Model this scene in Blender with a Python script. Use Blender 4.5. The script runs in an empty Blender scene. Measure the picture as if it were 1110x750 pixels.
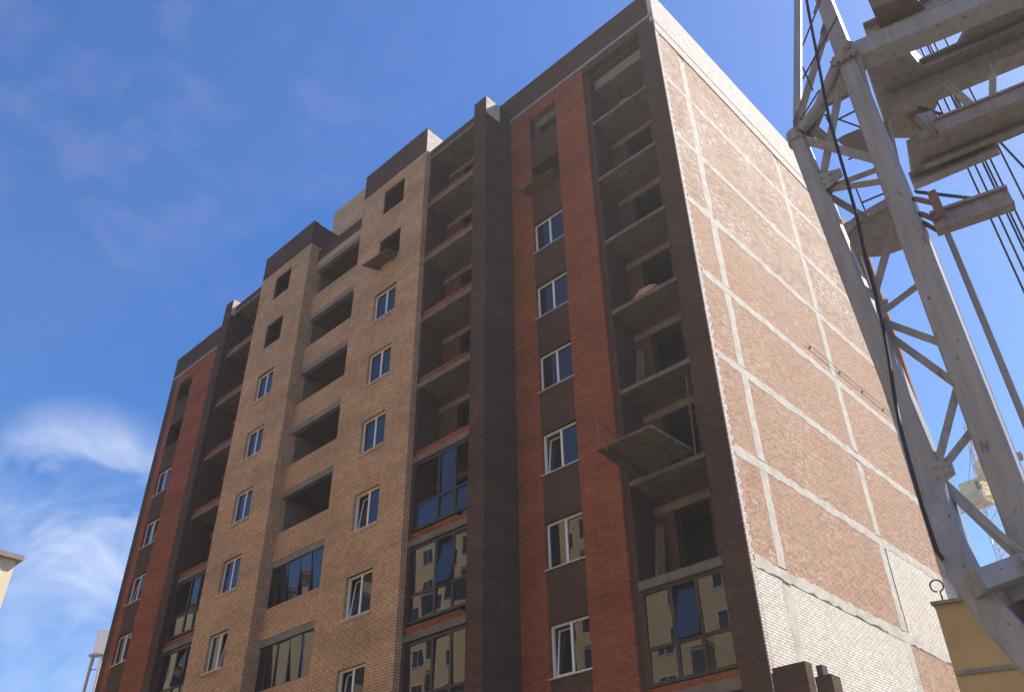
import bpy, bmesh, math, random
from mathutils import Vector, Matrix
random.seed(7)
sc = bpy.context.scene
COL = sc.collection
GZ = 15.6                       # storey marks below are measured from the floor of storey six; the ground lies GZ lower

# ------------------------------------------------------------------ camera
CAM = Vector((9.43, -18.116, -14.034))
FW = Vector((-0.55612, 0.59319, 0.58212)); RT = Vector((0.72269, 0.69103, -0.01375)); UP = Vector((0.41042, -0.41305, 0.81299))
FPX = 947.47
def at(u, v, d):
    return CAM + (RT*((u-555)/FPX) - UP*((v-375)/FPX) + FW)*d
def onz(u, v, z):
    r = RT*((u-555)/FPX) - UP*((v-375)/FPX) + FW
    return CAM + r*((z-CAM.z)/r.z)
def ony(u, v, y):
    r = RT*((u-555)/FPX) - UP*((v-375)/FPX) + FW
    return CAM + r*((y-CAM.y)/r.y)
cd = bpy.data.cameras.new('camera'); cam = bpy.data.objects.new('camera', cd); COL.objects.link(cam)
cd.sensor_width = 36; cd.lens = FPX*36/1110; cd.clip_start = .1; cd.clip_end = 6000
M = Matrix((RT, UP, -FW)).transposed().to_4x4(); M.translation = CAM + Vector((0, 0, GZ))
cam.matrix_world = M
sc.camera = cam

# ------------------------------------------------------------------ materials
MAT = {}
def N(nt, t, **kw):
    n = nt.nodes.new(t)
    for k, v in kw.items(): setattr(n, k, v)
    return n
def newmat(name):
    m = bpy.data.materials.new(name); m.use_nodes = True
    nt = m.node_tree; b = nt.nodes['Principled BSDF']; MAT[name] = m
    return m, nt, b
def mixc(nt, fac, a, b, blend='MIX'):
    n = N(nt, 'ShaderNodeMix', data_type='RGBA', blend_type=blend)
    for s, v in ((n.inputs[0], fac), (n.inputs[6], a), (n.inputs[7], b)):
        if hasattr(v, 'links') or isinstance(v, bpy.types.NodeSocket): nt.links.new(v, s)
        elif isinstance(v, (int, float)): s.default_value = v
        else: s.default_value = (*v, 1) if len(v) == 3 else v
    return n.outputs[2]
def noise(nt, vec, scale, detail=4, rough=.6):
    n = N(nt, 'ShaderNodeTexNoise'); n.inputs['Scale'].default_value = scale
    n.inputs['Detail'].default_value = detail; n.inputs['Roughness'].default_value = rough
    nt.links.new(vec, n.inputs['Vector']); return n.outputs['Fac']
def ramp(nt, fac, a, b, ca=(0, 0, 0), cb=(1, 1, 1)):
    r = N(nt, 'ShaderNodeValToRGB'); r.color_ramp.elements[0].position = a; r.color_ramp.elements[1].position = b
    r.color_ramp.elements[0].color = (*ca, 1); r.color_ramp.elements[1].color = (*cb, 1)
    nt.links.new(fac, r.inputs['Fac']); return r.outputs['Color']
def objcoord(nt): return N(nt, 'ShaderNodeTexCoord').outputs['Object']
def wallcoord(nt):
    v = objcoord(nt); s = N(nt, 'ShaderNodeSeparateXYZ'); nt.links.new(v, s.inputs[0])
    a = N(nt, 'ShaderNodeMath', operation='ADD'); nt.links.new(s.outputs[0], a.inputs[0]); nt.links.new(s.outputs[1], a.inputs[1])
    c = N(nt, 'ShaderNodeCombineXYZ'); nt.links.new(a.outputs[0], c.inputs[0]); nt.links.new(s.outputs[2], c.inputs[1])
    return v, c.outputs[0]
def brick(name, c1, c2, mortar, bw=.26, bh=.077, ms=.012, bias=0., dirt=.35, dirtcol=(.03, .025, .02), smear=None, bump=.35, rough=.9, stain=None, bloom=0.):
    m, nt, b = newmat(name)
    v, w = wallcoord(nt)
    t = N(nt, 'ShaderNodeTexBrick'); nt.links.new(w, t.inputs['Vector'])
    t.inputs['Scale'].default_value = 1; t.inputs['Brick Width'].default_value = bw; t.inputs['Row Height'].default_value = bh
    t.inputs['Mortar Size'].default_value = ms; t.inputs['Mortar Smooth'].default_value = .2; t.inputs['Bias'].default_value = bias
    t.inputs['Color1'].default_value = (*c1, 1); t.inputs['Color2'].default_value = (*c2, 1); t.inputs['Mortar'].default_value = (*mortar, 1)
    col = t.outputs['Color']
    n1 = noise(nt, v, .45, 5); f1 = ramp(nt, n1, .42, .72)
    d = N(nt, 'ShaderNodeMath', operation='MULTIPLY'); d.inputs[1].default_value = dirt; nt.links.new(f1, d.inputs[0])
    col = mixc(nt, d.outputs[0], col, dirtcol)
    n2 = noise(nt, v, 7, 3); h = N(nt, 'ShaderNodeHueSaturation'); nt.links.new(col, h.inputs['Color'])
    mr = N(nt, 'ShaderNodeMapRange'); mr.inputs[1].default_value = .3; mr.inputs[2].default_value = .7; mr.inputs[3].default_value = .82; mr.inputs[4].default_value = 1.18
    nt.links.new(n2, mr.inputs[0]); nt.links.new(mr.outputs[0], h.inputs['Value']); col = h.outputs['Color']
    if smear:      # pale mortar smeared over the bricks in patches
        mp = N(nt, 'ShaderNodeMapping'); mp.inputs['Scale'].default_value = (3.2, 3.2, 13); nt.links.new(v, mp.inputs[0])
        n3 = noise(nt, mp.outputs[0], 1.0, 3); f3 = ramp(nt, n3, .56, .62)
        n4 = noise(nt, v, .35, 2); f4 = ramp(nt, n4, .46, .56)
        mu = N(nt, 'ShaderNodeMath', operation='MULTIPLY'); nt.links.new(f3, mu.inputs[0]); nt.links.new(f4, mu.inputs[1])
        mu2 = N(nt, 'ShaderNodeMath', operation='MULTIPLY'); mu2.inputs[1].default_value = smear; nt.links.new(mu.outputs[0], mu2.inputs[0])
        col = mixc(nt, mu2.outputs[0], col, (.76, .70, .60))
    if stain:      # dark gaps and knocked-off bricks
        n5 = noise(nt, v, 5.5, 3, .7); f5 = ramp(nt, n5, .64, .69)
        n6 = noise(nt, v, .5, 2); f6 = ramp(nt, n6, .5, .62)
        mu = N(nt, 'ShaderNodeMath', operation='MULTIPLY'); nt.links.new(f5, mu.inputs[0]); nt.links.new(f6, mu.inputs[1])
        mu2 = N(nt, 'ShaderNodeMath', operation='MULTIPLY'); mu2.inputs[1].default_value = stain; nt.links.new(mu.outputs[0], mu2.inputs[0])
        col = mixc(nt, mu2.outputs[0], col, (.1, .08, .065))
    if bloom:      # salt bloom, batches of slightly different bricks and drip streaks
        n7 = noise(nt, v, .8, 7, .72); f7 = ramp(nt, n7, .56, .74)
        k7 = N(nt, 'ShaderNodeMath', operation='MULTIPLY'); k7.inputs[1].default_value = bloom; nt.links.new(f7, k7.inputs[0])
        col = mixc(nt, k7.outputs[0], col, (.42, .37, .33))
        mp = N(nt, 'ShaderNodeMapping'); mp.inputs['Scale'].default_value = (2.5, 2.5, .22); nt.links.new(v, mp.inputs[0])
        f8 = ramp(nt, noise(nt, mp.outputs[0], 1.3, 5, .65), .55, .75)
        k8 = N(nt, 'ShaderNodeMath', operation='MULTIPLY'); k8.inputs[1].default_value = .3; nt.links.new(f8, k8.inputs[0])
        col = mixc(nt, k8.outputs[0], col, tuple(x*.55 for x in c1))
        mp9 = N(nt, 'ShaderNodeMapping'); mp9.inputs['Scale'].default_value = (.25, .25, .9); nt.links.new(v, mp9.inputs[0])
        m9 = N(nt, 'ShaderNodeMapRange'); m9.inputs[1].default_value = .35; m9.inputs[2].default_value = .65; m9.inputs[3].default_value = .86; m9.inputs[4].default_value = 1.14
        nt.links.new(noise(nt, mp9.outputs[0], 1., 2), m9.inputs[0]); h9 = N(nt, 'ShaderNodeHueSaturation'); nt.links.new(col, h9.inputs['Color']); nt.links.new(m9.outputs[0], h9.inputs['Value']); col = h9.outputs['Color']
    nt.links.new(col, b.inputs['Base Color']); b.inputs['Roughness'].default_value = rough
    b.inputs['Specular IOR Level'].default_value = .25
    bp = N(nt, 'ShaderNodeBump'); bp.inputs['Strength'].default_value = bump; bp.inputs['Distance'].default_value = .012; bp.invert = True
    nt.links.new(t.outputs['Fac'], bp.inputs['Height']); nt.links.new(bp.outputs[0], b.inputs['Normal'])
    return m
brick('red_brick', (.26, .074, .032), (.36, .108, .047), (.19, .07, .038), .26, .077, .009, dirt=.3, dirtcol=(.12, .033, .02), bloom=.13)
brick('dark_brick', (.078, .043, .029), (.115, .065, .045), (.068, .043, .032), .26, .077, .009, dirt=.35, dirtcol=(.05, .031, .023), bloom=.06)
brick('yellow_brick', (.53, .34, .19), (.64, .42, .245), (.26, .155, .085), .262, .089, .013, dirt=.22, dirtcol=(.42, .25, .13), bump=.5, bloom=.06)
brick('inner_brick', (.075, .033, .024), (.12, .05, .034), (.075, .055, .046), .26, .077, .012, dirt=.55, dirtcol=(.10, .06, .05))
brick('rough_brick', (.22, .098, .056), (.54, .34, .235), (.46, .355, .265), .26, .075, .012, dirt=.6, dirtcol=(.52, .39, .29), smear=1., stain=1., bump=1.)
brick('side_brick', (.27, .115, .06), (.46, .236, .138), (.52, .40, .295), .26, .075, .012, dirt=.5, dirtcol=(.42, .29, .20), smear=.35, stain=.9, bump=1.)
brick('white_brick', (.68, .62, .51), (.82, .77, .67), (.32, .27, .22), .26, .077, .011, dirt=.4, dirtcol=(.56, .45, .33), smear=.5, stain=1., bump=.9)
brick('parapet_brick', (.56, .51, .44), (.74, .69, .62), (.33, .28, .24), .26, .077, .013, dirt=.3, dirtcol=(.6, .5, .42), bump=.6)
brick('sunlit_corner_brick', (.62, .53, .47), (.80, .72, .65), (.36, .29, .25), .26, .077, .014, dirt=.3, dirtcol=(.4, .3, .26), bump=.8)  # edge of the dark facing brick, its sunlit paleness put into the colour
brick('cream_brick', (.55, .40, .23), (.62, .46, .27), (.45, .34, .2), .26, .077, .006, dirt=.15, dirtcol=(.6, .45, .25), bump=.2)

def plain(name, c, rough=.8, var=.25, scale=3., c2=None, metal=0., spec=.3, bump=.0, streak=False):
    m, nt, b = newmat(name); v = objcoord(nt)
    if streak:
        mp = N(nt, 'ShaderNodeMapping'); mp.inputs['Scale'].default_value = (4, 4, .5); nt.links.new(v, mp.inputs[0]); vv = mp.outputs[0]
    else: vv = v
    f = ramp(nt, noise(nt, vv, scale, 6, .65), .35, .7)
    c2 = c2 or tuple(x*(1-var) for x in c)
    col = mixc(nt, f, c, c2)
    nt.links.new(col, b.inputs['Base Color']); b.inputs['Roughness'].default_value = rough; b.inputs['Metallic'].default_value = metal
    b.inputs['Specular IOR Level'].default_value = spec
    if bump:
        bp = N(nt, 'ShaderNodeBump'); bp.inputs['Strength'].default_value = bump; bp.inputs['Distance'].default_value = .02
        nt.links.new(noise(nt, v, scale*5, 5), bp.inputs['Height']); nt.links.new(bp.outputs[0], b.inputs['Normal'])
    return m
plain('concrete', (.27, .25, .22), .9, .35, 1.6, bump=.3)
plain('slab_concrete', (.22, .188, .15), .9, .4, 2.2, bump=.4)
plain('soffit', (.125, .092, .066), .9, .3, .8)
plain('pale_concrete', (.60, .55, .47), .9, .2, 2.5, c2=(.40, .35, .28), bump=.5)
plain('ledge_white', (.34, .29, .265), .8, .2, 2.)
plain('pvc', (.82, .82, .82), .35, .06, 3., spec=.5)
plain('cream_plaster', (.78, .66, .44), .85, .1, 1.)
plain('dark_frame', (.035, .024, .022), .45, .3, 3., spec=.4)
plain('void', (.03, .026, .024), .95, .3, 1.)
plain('wood', (.19, .145, .085), .85, .45, 3., bump=.2)
plain('wood_dark', (.13, .10, .065), .85, .4, 3., bump=.2)
def steel(name, c, c2, rustc=(.13, .07, .045), lo=.60, hi=.68, amt=.75):
    m = plain(name, c, .5, .2, 2.0, c2=c2, spec=.4, streak=True, bump=.12); nt = m.node_tree; b = nt.nodes['Principled BSDF']
    src = b.inputs['Base Color'].links[0].from_socket; v = objcoord(nt)
    mp = N(nt, 'ShaderNodeMapping'); mp.inputs['Scale'].default_value = (5, 5, 1.6); nt.links.new(v, mp.inputs[0])
    f = ramp(nt, noise(nt, mp.outputs[0], 1.5, 8, .7), lo, hi)
    k = N(nt, 'ShaderNodeMath', operation='MULTIPLY'); k.inputs[1].default_value = amt; nt.links.new(f, k.inputs[0])
    g = ramp(nt, noise(nt, v, 16, 5, .6), .66, .70)
    col = mixc(nt, k.outputs[0], src, rustc); col = mixc(nt, g, col, (.10, .065, .05)); nt.links.new(col, b.inputs['Base Color'])
    return m
steel('crane_paint', (.34, .342, .362), (.25, .245, .25))
steel('crane_deck', (.30, .285, .285), (.22, .19, .175), lo=.58, hi=.68, amt=.5)
plain('rust', (.22, .16, .14), .8, .3, 3.)
plain('rubber', (.018, .018, .022), .55, .2, 4., spec=.5)
plain('rope', (.07, .07, .08), .6, .2, 6., spec=.5)
plain('ballast', (.58, .42, .20), .75, .2, 1.2, c2=(.44, .32, .16), bump=.15)
plain('tin', (.62, .64, .66), .4, .15, 1., metal=.3, spec=.5)
plain('cab_yellow', (.72, .60, .30), .5, .1, 2.)
plain('mast_pale', (.60, .50, .42), .6, .2, 1.)
plain('white_metal', (.78, .78, .78), .45, .08, 2., spec=.5)
plain('pole_grey', (.32, .34, .37), .5, .2, 2., spec=.5)
plain('roof_edge', (.30, .22, .2), .7, .2, 2.)
plain('dirt', (.13, .11, .085), .95, .35, .15, bump=.4)
plain('asphalt', (.06, .058, .055), .9, .3, .6)
m, nt, b = newmat('glass')
b.inputs['Base Color'].default_value = (.012, .014, .02, 1); b.inputs['Roughness'].default_value = .015; b.inputs['IOR'].default_value = 1.68
v = objcoord(nt); bp = N(nt, 'ShaderNodeBump'); bp.inputs['Strength'].default_value = .02; bp.inputs['Distance'].default_value = .03
nt.links.new(noise(nt, v, 1.6, 1), bp.inputs['Height']); nt.links.new(bp.outputs[0], b.inputs['Normal'])

# ------------------------------------------------------------------ mesh helpers
class MB:
    def __init__(s): s.v = []; s.f = []
    def quad(s, *p):
        i = len(s.v); s.v += [tuple(q) for q in p]; s.f.append(tuple(range(i, i+len(p))))
    def box(s, x0, x1, y0, y1, z0, z1):
        i = len(s.v)
        s.v += [(x, y, z) for z in (z0, z1) for x, y in ((x0, y0), (x1, y0), (x1, y1), (x0, y1))]
        s.f += [tuple(i+k for k in q) for q in ((3, 2, 1, 0), (4, 5, 6, 7), (0, 1, 5, 4), (1, 2, 6, 5), (2, 3, 7, 6), (3, 0, 4, 7))]
        return s
    def prism(s, pts, off):            # polygon pts (3-D) swept by the vector off
        off = Vector(off); n = len(pts); i = len(s.v)
        s.v += [tuple(p) for p in pts] + [tuple(Vector(p)+off) for p in pts]
        s.f.append(tuple(i+k for k in range(n))[::-1]); s.f.append(tuple(i+n+k for k in range(n)))
        for k in range(n): s.f.append((i+k, i+(k+1) % n, i+n+(k+1) % n, i+n+k))
        return s
    def bar(s, p, q, w, h, up=(0, 0, 1)):
        p, q = Vector(p), Vector(q); d = (q-p).normalized(); a = d.cross(Vector(up))
        if a.length < 1e-4: a = d.cross(Vector((1, 0, 0)))
        a.normalize(); c = a.cross(d)
        s.prism([p-a*w/2-c*h/2, p+a*w/2-c*h/2, p+a*w/2+c*h/2, p-a*w/2+c*h/2], q-p); return s
    def tube(s, pts, r, n=10):
        pts = [Vector(p) for p in pts]; rs = r if isinstance(r, (list, tuple)) else [r]*len(pts)
        rings = []; a = None
        for k, p in enumerate(pts):
            d = ((pts[min(k+1, len(pts)-1)]-p).normalized() + (p-pts[max(k-1, 0)]).normalized()).normalized()
            if a is None:
                a = d.cross(Vector((0, 0, 1)))
                if a.length < 1e-3: a = d.cross(Vector((1, 0, 0)))
            a = (a - d*a.dot(d)).normalized(); c = d.cross(a); i = len(s.v)
            s.v += [tuple(p + (a*math.cos(t)+c*math.sin(t))*rs[k]) for t in [2*math.pi*j/n for j in range(n)]]
            rings.append(i)
        for k in range(len(rings)-1):
            for j in range(n):
                s.f.append((rings[k]+j, rings[k]+(j+1) % n, rings[k+1]+(j+1) % n, rings[k+1]+j))
        s.f.append(tuple(rings[0]+j for j in range(n))[::-1]); s.f.append(tuple(rings[-1]+j for j in range(n)))
        return s
    def boxtube(s, pts, ws, face, ch=.16):       # square hollow section with softened corners; face = horizontal direction one side looks in
        pts = [Vector(p) for p in pts]; fx = Vector((face[0], face[1], 0)).normalized(); rings = []
        prof = []
        for sx, sy in ((1, 1), (-1, 1), (-1, -1), (1, -1)):
            c = [(sx, sy*(1-ch)), (sx*(1-ch), sy)]
            prof += c if sx*sy > 0 else c[::-1]
        for k, p in enumerate(pts):
            d = ((pts[min(k+1, len(pts)-1)]-p).normalized() + (p-pts[max(k-1, 0)]).normalized()).normalized()
            a = (fx - d*fx.dot(d)).normalized(); c = d.cross(a); i = len(s.v)
            s.v += [tuple(p + (a*u+c*v)*ws[k]) for u, v in prof]; rings.append(i)
        n = 8
        for k in range(len(rings)-1):
            for j in range(n): s.f.append((rings[k]+j, rings[k]+(j+1) % n, rings[k+1]+(j+1) % n, rings[k+1]+j))
        s.f.append(tuple(rings[0]+j for j in range(n))[::-1]); s.f.append(tuple(rings[-1]+j for j in range(n)))
        return s
    def wall(s, x0, x1, z0, z1, y0, y1, holes=()):   # wall facing -y with rectangular holes (xa, xb, za, zb), reveals included
        xs = sorted({x0, x1, *[min(max(q, x0), x1) for h in holes for q in h[:2]]})
        zs = sorted({z0, z1, *[min(max(q, z0), z1) for h in holes for q in h[2:]]})
        def solid(i, j):
            if i < 0 or j < 0 or i >= len(xs)-1 or j >= len(zs)-1: return False
            cx, cz = (xs[i]+xs[i+1])/2, (zs[j]+zs[j+1])/2
            return not any(h[0] < cx < h[1] and h[2] < cz < h[3] for h in holes)
        for i in range(len(xs)-1):
            for j in range(len(zs)-1):
                if not solid(i, j): continue
                a, b_, c, d = xs[i], xs[i+1], zs[j], zs[j+1]
                s.quad((a, y0, c), (b_, y0, c), (b_, y0, d), (a, y0, d)); s.quad((b_, y1, c), (a, y1, c), (a, y1, d), (b_, y1, d))
                if not solid(i-1, j): s.quad((a, y1, c), (a, y0, c), (a, y0, d), (a, y1, d))
                if not solid(i+1, j): s.quad((b_, y0, c), (b_, y1, c), (b_, y1, d), (b_, y0, d))
                if not solid(i, j-1): s.quad((a, y1, c), (b_, y1, c), (b_, y0, c), (a, y0, c))
                if not solid(i, j+1): s.quad((a, y0, d), (b_, y0, d), (b_, y1, d), (a, y1, d))
        return s
    def build(s, name, mat, parent=None, smooth=False, bevel=0.):
        base = Vector((0, 0, GZ))
        me = bpy.data.meshes.new(name)
        me.from_pydata([tuple(Vector(v)+base) for v in s.v], [], s.f); me.update()
        me.materials.append(MAT[mat])
        bm = bmesh.new(); bm.from_mesh(me); bmesh.ops.remove_doubles(bm, verts=bm.verts, dist=1e-5)
        if bevel: bmesh.ops.bevel(bm, geom=[e for e in bm.edges], offset=bevel, segments=2, affect='EDGES', clamp_overlap=True)
        bmesh.ops.recalc_face_normals(bm, faces=bm.faces)
        bm.to_mesh(me); bm.free()
        if smooth:
            me.shade_smooth()
            try: me.set_sharp_from_angle(angle=math.radians(40))
            except Exception: pass
        o = bpy.data.objects.new(name, me); COL.objects.link(o)
        if parent: o.parent = parent; o.matrix_parent_inverse = PINV.get(parent.name, Matrix())
        return o
PINV = {}
def tag(o, label=None, cat=None, group=None, kind=None):
    if label: o['label'] = label
    if cat: o['category'] = cat
    if group: o['group'] = group
    if kind: o['kind'] = kind
    return o
def thing(name, label, cat, loc, group=None):
    o = bpy.data.objects.new(name, None); COL.objects.link(o); o.location = Vector(loc)+Vector((0, 0, GZ))
    o.empty_display_size = .3
    PINV[o.name] = Matrix.Translation(o.location).inverted()
    return tag(o, label, cat, group)
def box(*a): return MB().box(*a)

# ------------------------------------------------------------------ the tall unfinished apartment building
G0 = -15.6
YF = -1.5; YM = -1.0
B = thing('apartment_building', 'ten storey unfinished apartment block of red, yellow and dark brown brick', 'building', (-18, 7, G0))
ROWS = range(-2, 7)
ZT, ZB = 8.69, 7.27
def whole(i): return (ZB-3*i, ZT-3*i)

def window(xl, xr, zb, zt, y, tilt=None, parent=B):
    """white two-leaf window set back y..; tilt = which leaf stands tilted open ('l', 'r' or None)"""
    f = MB(); w = .062; d0, d1 = y, y+.075; xm = (xl+xr)/2
    f.box(xl, xl+w, d0, d1, zb, zt); f.box(xr-w, xr, d0, d1, zb, zt)
    f.box(xl+w, xr-w, d0+.002, d1-.002, zt-w, zt); f.box(xl+w, xr-w, d0+.002, d1-.002, zb, zb+w); f.box(xm-.04, xm+.04, d0+.001, d1-.001, zb+w, zt-w)
    o = f.build('window', 'pvc', parent)
    for side, a, c in (('l', xl+w, xm-.04), ('r', xm+.04, xr-w)):
        z0, z1 = zb+w, zt-w
        if tilt == side:
            s = MB(); ww = .055; a2, c2 = a-.01, c+.01
            def pl(z): return (z-z0)*math.tan(math.radians(6.5))
            for (xa, xb, za, zb_) in ((a2, a2+ww, z0, z1), (c2-ww, c2, z0, z1), (a2+ww, c2-ww, z1-ww, z1), (a2+ww, c2-ww, z0, z0+ww)):
                ya, yb = d1+.01+pl(za), d1+.01+pl(zb_)
                s.prism([(xa, ya, za), (xb, ya, za), (xb, yb, zb_), (xa, yb, zb_)], (0, .06, 0))
            s.build('sash', 'pvc', o)
            g = MB(); ya, yb = d1+.035+pl(z0+ww), d1+.035+pl(z1-ww)
            g.prism([(a2+ww, ya, z0+ww), (c2-ww, ya, z0+ww), (c2-ww, yb, z1-ww), (a2+ww, yb, z1-ww)], (0, .02, 0)); g.build('pane', 'glass', o)
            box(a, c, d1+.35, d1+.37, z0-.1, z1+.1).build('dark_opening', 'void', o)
        else:
            t0, t1 = random.uniform(-.006, .006), random.uniform(-.009, .009)
            MB().prism([(a, d0+.035-t0-t1, z0), (c, d0+.035+t0-t1, z0), (c, d0+.035+t0+t1, z1), (a, d0+.035-t0+t1, z1)], (0, .012, 0)).build('pane', 'glass', o)
    box(xl-.05, xr+.05, y-.17, y+.02, zb-.045, zb-.012).build('sill', 'tin', o)
    return o
def lining(xl, xr, zb, zt, y0, y1):
    m = MB(); m.box(xl, xl+.02, y0, y1, zb, zt); m.box(xr-.02, xr, y0, y1, zb, zt); m.box(xl+.021, xr-.021, y0, y1, zt-.03, zt)
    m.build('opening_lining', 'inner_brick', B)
def void_room(xl, xr, zb, zt, y, depth=1.6):
    """dim unfinished room seen through an empty window opening: side walls, ceiling and back"""
    m = MB(); x0, x1, z0, z1 = xl-.4, xr+.4, zb-.5, zt+.35
    m.quad((x0, y+depth, z0), (x1, y+depth, z0), (x1, y+depth, z1), (x0, y+depth, z1))
    m.quad((x0, y, z1), (x1, y, z1), (x1, y+depth, z1), (x0, y+depth, z1)); m.quad((x0, y, z0), (x1, y, z0), (x1, y+depth, z0), (x0, y+depth, z0))
    m.quad((x0, y, z0), (x0, y, z1), (x0, y+depth, z1), (x0, y+depth, z0)); m.quad((x1, y, z0), (x1, y, z1), (x1, y+depth, z1), (x1, y+depth, z0))
    m.build('room_shell', 'slab_concrete', B)

# --- red bays: right one (x -7.4 .. -3.5) and the far left one (-35.8 .. -27.4)
def strip_bay(xa, xl, xr, xb, tilts):
    m = MB().wall(xa, xl, G0, 15.3, 0, .5); m.wall(xr, xb, G0, 15.3, 0, .5)
    m.box(xl, xr, .003, .5, 14.69, 15.3); m.build('red_brick_wall', 'red_brick', B)
    for i in range(-2, 7): box(xl+.002, xr-.002, .004, .5, max(ZT-3*i-3, G0), ZB-3*i).build('dark_brick_panel', 'dark_brick', B)
    box(xl+.05, xr-.05, .006, .27, ZT+6-.03, ZT+6-.003).build('lintel', 'slab_concrete', B)
    for i in (-2, -1): box(xl, xl+.04, .006, .498, ZB-3*i, ZT-3*i).build('brick_jamb', 'dark_brick', B); box(xr-.03, xr, .006, .498, ZB-3*i, ZT-3*i).build('brick_jamb', 'dark_brick', B)
    for i in ROWS:
        zb, zt = whole(i)
        if i < 0: void_room(xl, xr, zb, zt, .5)
        else: window(xl+.003, xr-.003, zb+.01, zt-.003, .12, tilts.get(i))
strip_bay(-7.40, -6.36, -4.93, -3.5, {3: 'l', 5: 'l'})
strip_bay(-35.2, -34.6, -33.08, -27.45, {1: 'r', 2: 'l', 4: 'r'})
MB().box(-35.8, -35.203, 0, .5, G0, 15.3).build('dark_brick_pier', 'dark_brick', B)
# broken-out brick infill and board seen in the topmost right opening
box(-6.3, -5.0, .28, .42, 14.2, 14.68).build('lintel', 'slab_concrete', B)
box(-6.35, -6.02, .3, .45, 13.29, 14.2).build('brick_infill', 'inner_brick', B)
# white ledges and dark parapets over the red bays
box(-7.4, 0.0, -.05, .5, 15.3, 15.46).build('cornice', 'ledge_white', B)
box(-35.8, -27.45, -.05, .5, 15.3, 15.46).build('cornice', 'ledge_white', B)
box(-8.05, -.14, -.012, .5, 15.463, 16.83).build('parapet', 'dark_brick', B)
box(-35.8, -27.0, -.012, .5, 15.463, 16.83).build('parapet', 'dark_brick', B)
for a, c in ((-8.07, -.14), (-35.85, -27.0)):
    box(a, c, -.05, .55, 16.833, 16.87).build('parapet_cap', 'rust', B)

# --- right corner: dark pier, open loggias with concrete slabs
box(-.75, -.13, 0, .5, G0, 15.297).build('dark_brick_pier', 'dark_brick', B)
box(-.13, -.02, 0.002, .5, G0, 15.297).build('pier_brick_edge', 'dark_brick', B)
box(-3.5, -.753, .0, .3, 14.93, 15.297).build('lintel', 'dark_brick', B)
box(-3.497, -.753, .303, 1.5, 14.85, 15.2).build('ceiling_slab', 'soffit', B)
LOG = [12, 9, 6, 3, 0, -3]
for z in LOG:
    box(-3.28, -.76, .10, 1.2, z-.15, z-.0).build('balcony_slab', 'slab_concrete', B, bevel=.008)
box(-3.28, -.76, .02, 1.2, -6.14, -5.9).build('balcony_slab', 'slab_concrete', B, bevel=.01)
box(-3.28, -.76, .02, 1.2, -9.0, -8.72).build('balcony_slab', 'slab_concrete', B, bevel=.01)
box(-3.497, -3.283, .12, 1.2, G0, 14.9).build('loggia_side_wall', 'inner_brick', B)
# back wall of these loggias
holes = []
for z in LOG + [-6]:
    holes.append((-2.85, -1.52, z, z+2.26))
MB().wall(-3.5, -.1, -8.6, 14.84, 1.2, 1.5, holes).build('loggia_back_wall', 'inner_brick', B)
for z in LOG + [-6]:
    box(-3.27, -1.42, 1.15, 1.45, z+2.28, z+2.52).build('lintel', 'slab_concrete', B)
    box(-2.86, -2.62, 1.14, 1.46, z+.002, z+2.27).build('brick_jamb', 'inner_brick', B)
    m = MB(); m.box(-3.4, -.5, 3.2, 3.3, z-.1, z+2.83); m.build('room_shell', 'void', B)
box(-3.4, -.5, 1.52, 3.3, -9, -8.9).build('floor_slab', 'slab_concrete', B)
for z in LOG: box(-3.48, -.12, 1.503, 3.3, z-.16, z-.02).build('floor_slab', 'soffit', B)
# brick parapet under the lowest visible loggia and the brown glazing of it
box(-3.28, -.76, .06, .2, -9.4+.4, -8.55).build('loggia_parapet', 'red_brick', B)
def glazing(xa, xb, z0, z1, y, cols, split, openpanes=(), parent=B, thick=.085, lean=(), drop=0.):
    g = MB(); d = .06
    xs = [xa+(xb-xa)*c for c in cols]
    g.box(xa, xa+thick, y, y+d, z0, z1); g.box(xb-thick, xb, y, y+d, z0, z1)
    g.box(xa+thick, xb-thick, y+.001, y+d-.001, z1-thick, z1); g.box(xa+thick, xb-thick, y+.001, y+d-.001, z0, z0+thick)
    for x in xs[1:-1]: g.box(x-thick*.6, x+thick*.6, y-.004, y+d+.003, z0+thick, z1-thick)
    zs = z0+(z1-z0)*split
    if split:
        for k in range(len(xs)-1): g.box(xs[k]+thick*.6+(0 if k else thick*.4), xs[k+1]-thick*.6, y+.004, y+d-.004, zs-thick/2, zs+thick/2)
    o = g.build('loggia_glazing', 'dark_frame', parent)
    for k in range(len(xs)-1):
        rows = ((z0+thick, zs-thick/2), (zs+thick/2, z1-thick)) if split else ((z0+thick, z1-thick),)
        for r, (a, c) in enumerate(rows):
            if (k, r) in openpanes: continue
            t0, t1 = random.uniform(-.012, .012), random.uniform(-.016, .016); t1 = .12 if (k, r) in lean else t1-drop*random.uniform(.6, 1.4); pa, pb = xs[k]+thick*.5, xs[k+1]-thick*.5
            MB().prism([(pa, y+.03-t0-t1, a), (pb, y+.03+t0-t1, a), (pb, y+.03+t0+t1, c), (pa, y+.03-t0+t1, c)], (0, .012, 0)).build('pane', 'glass', o)
    return o
glazing(-3.27, -.765, -8.5, -6.16, .10, (0, .36, .66, 1), .38, lean=((1, 1),))

# --- dark pier standing proud between the right red bay and the loggias, and its twin on the left
def pier(xa, xb):
    box(xa, xb, YF, .3, G0, 15.76).build('dark_brick_pier', 'dark_brick', B)
    box(xb+.002, xb+.02, YF+.01, -.7, 14.75, 15.755).build('pier_sunlit_face', 'parapet_brick', B)  # pale brick facing, its extent shaped to the sunlit part of the pier side
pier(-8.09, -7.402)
pier(-27.45, -26.72)

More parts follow.
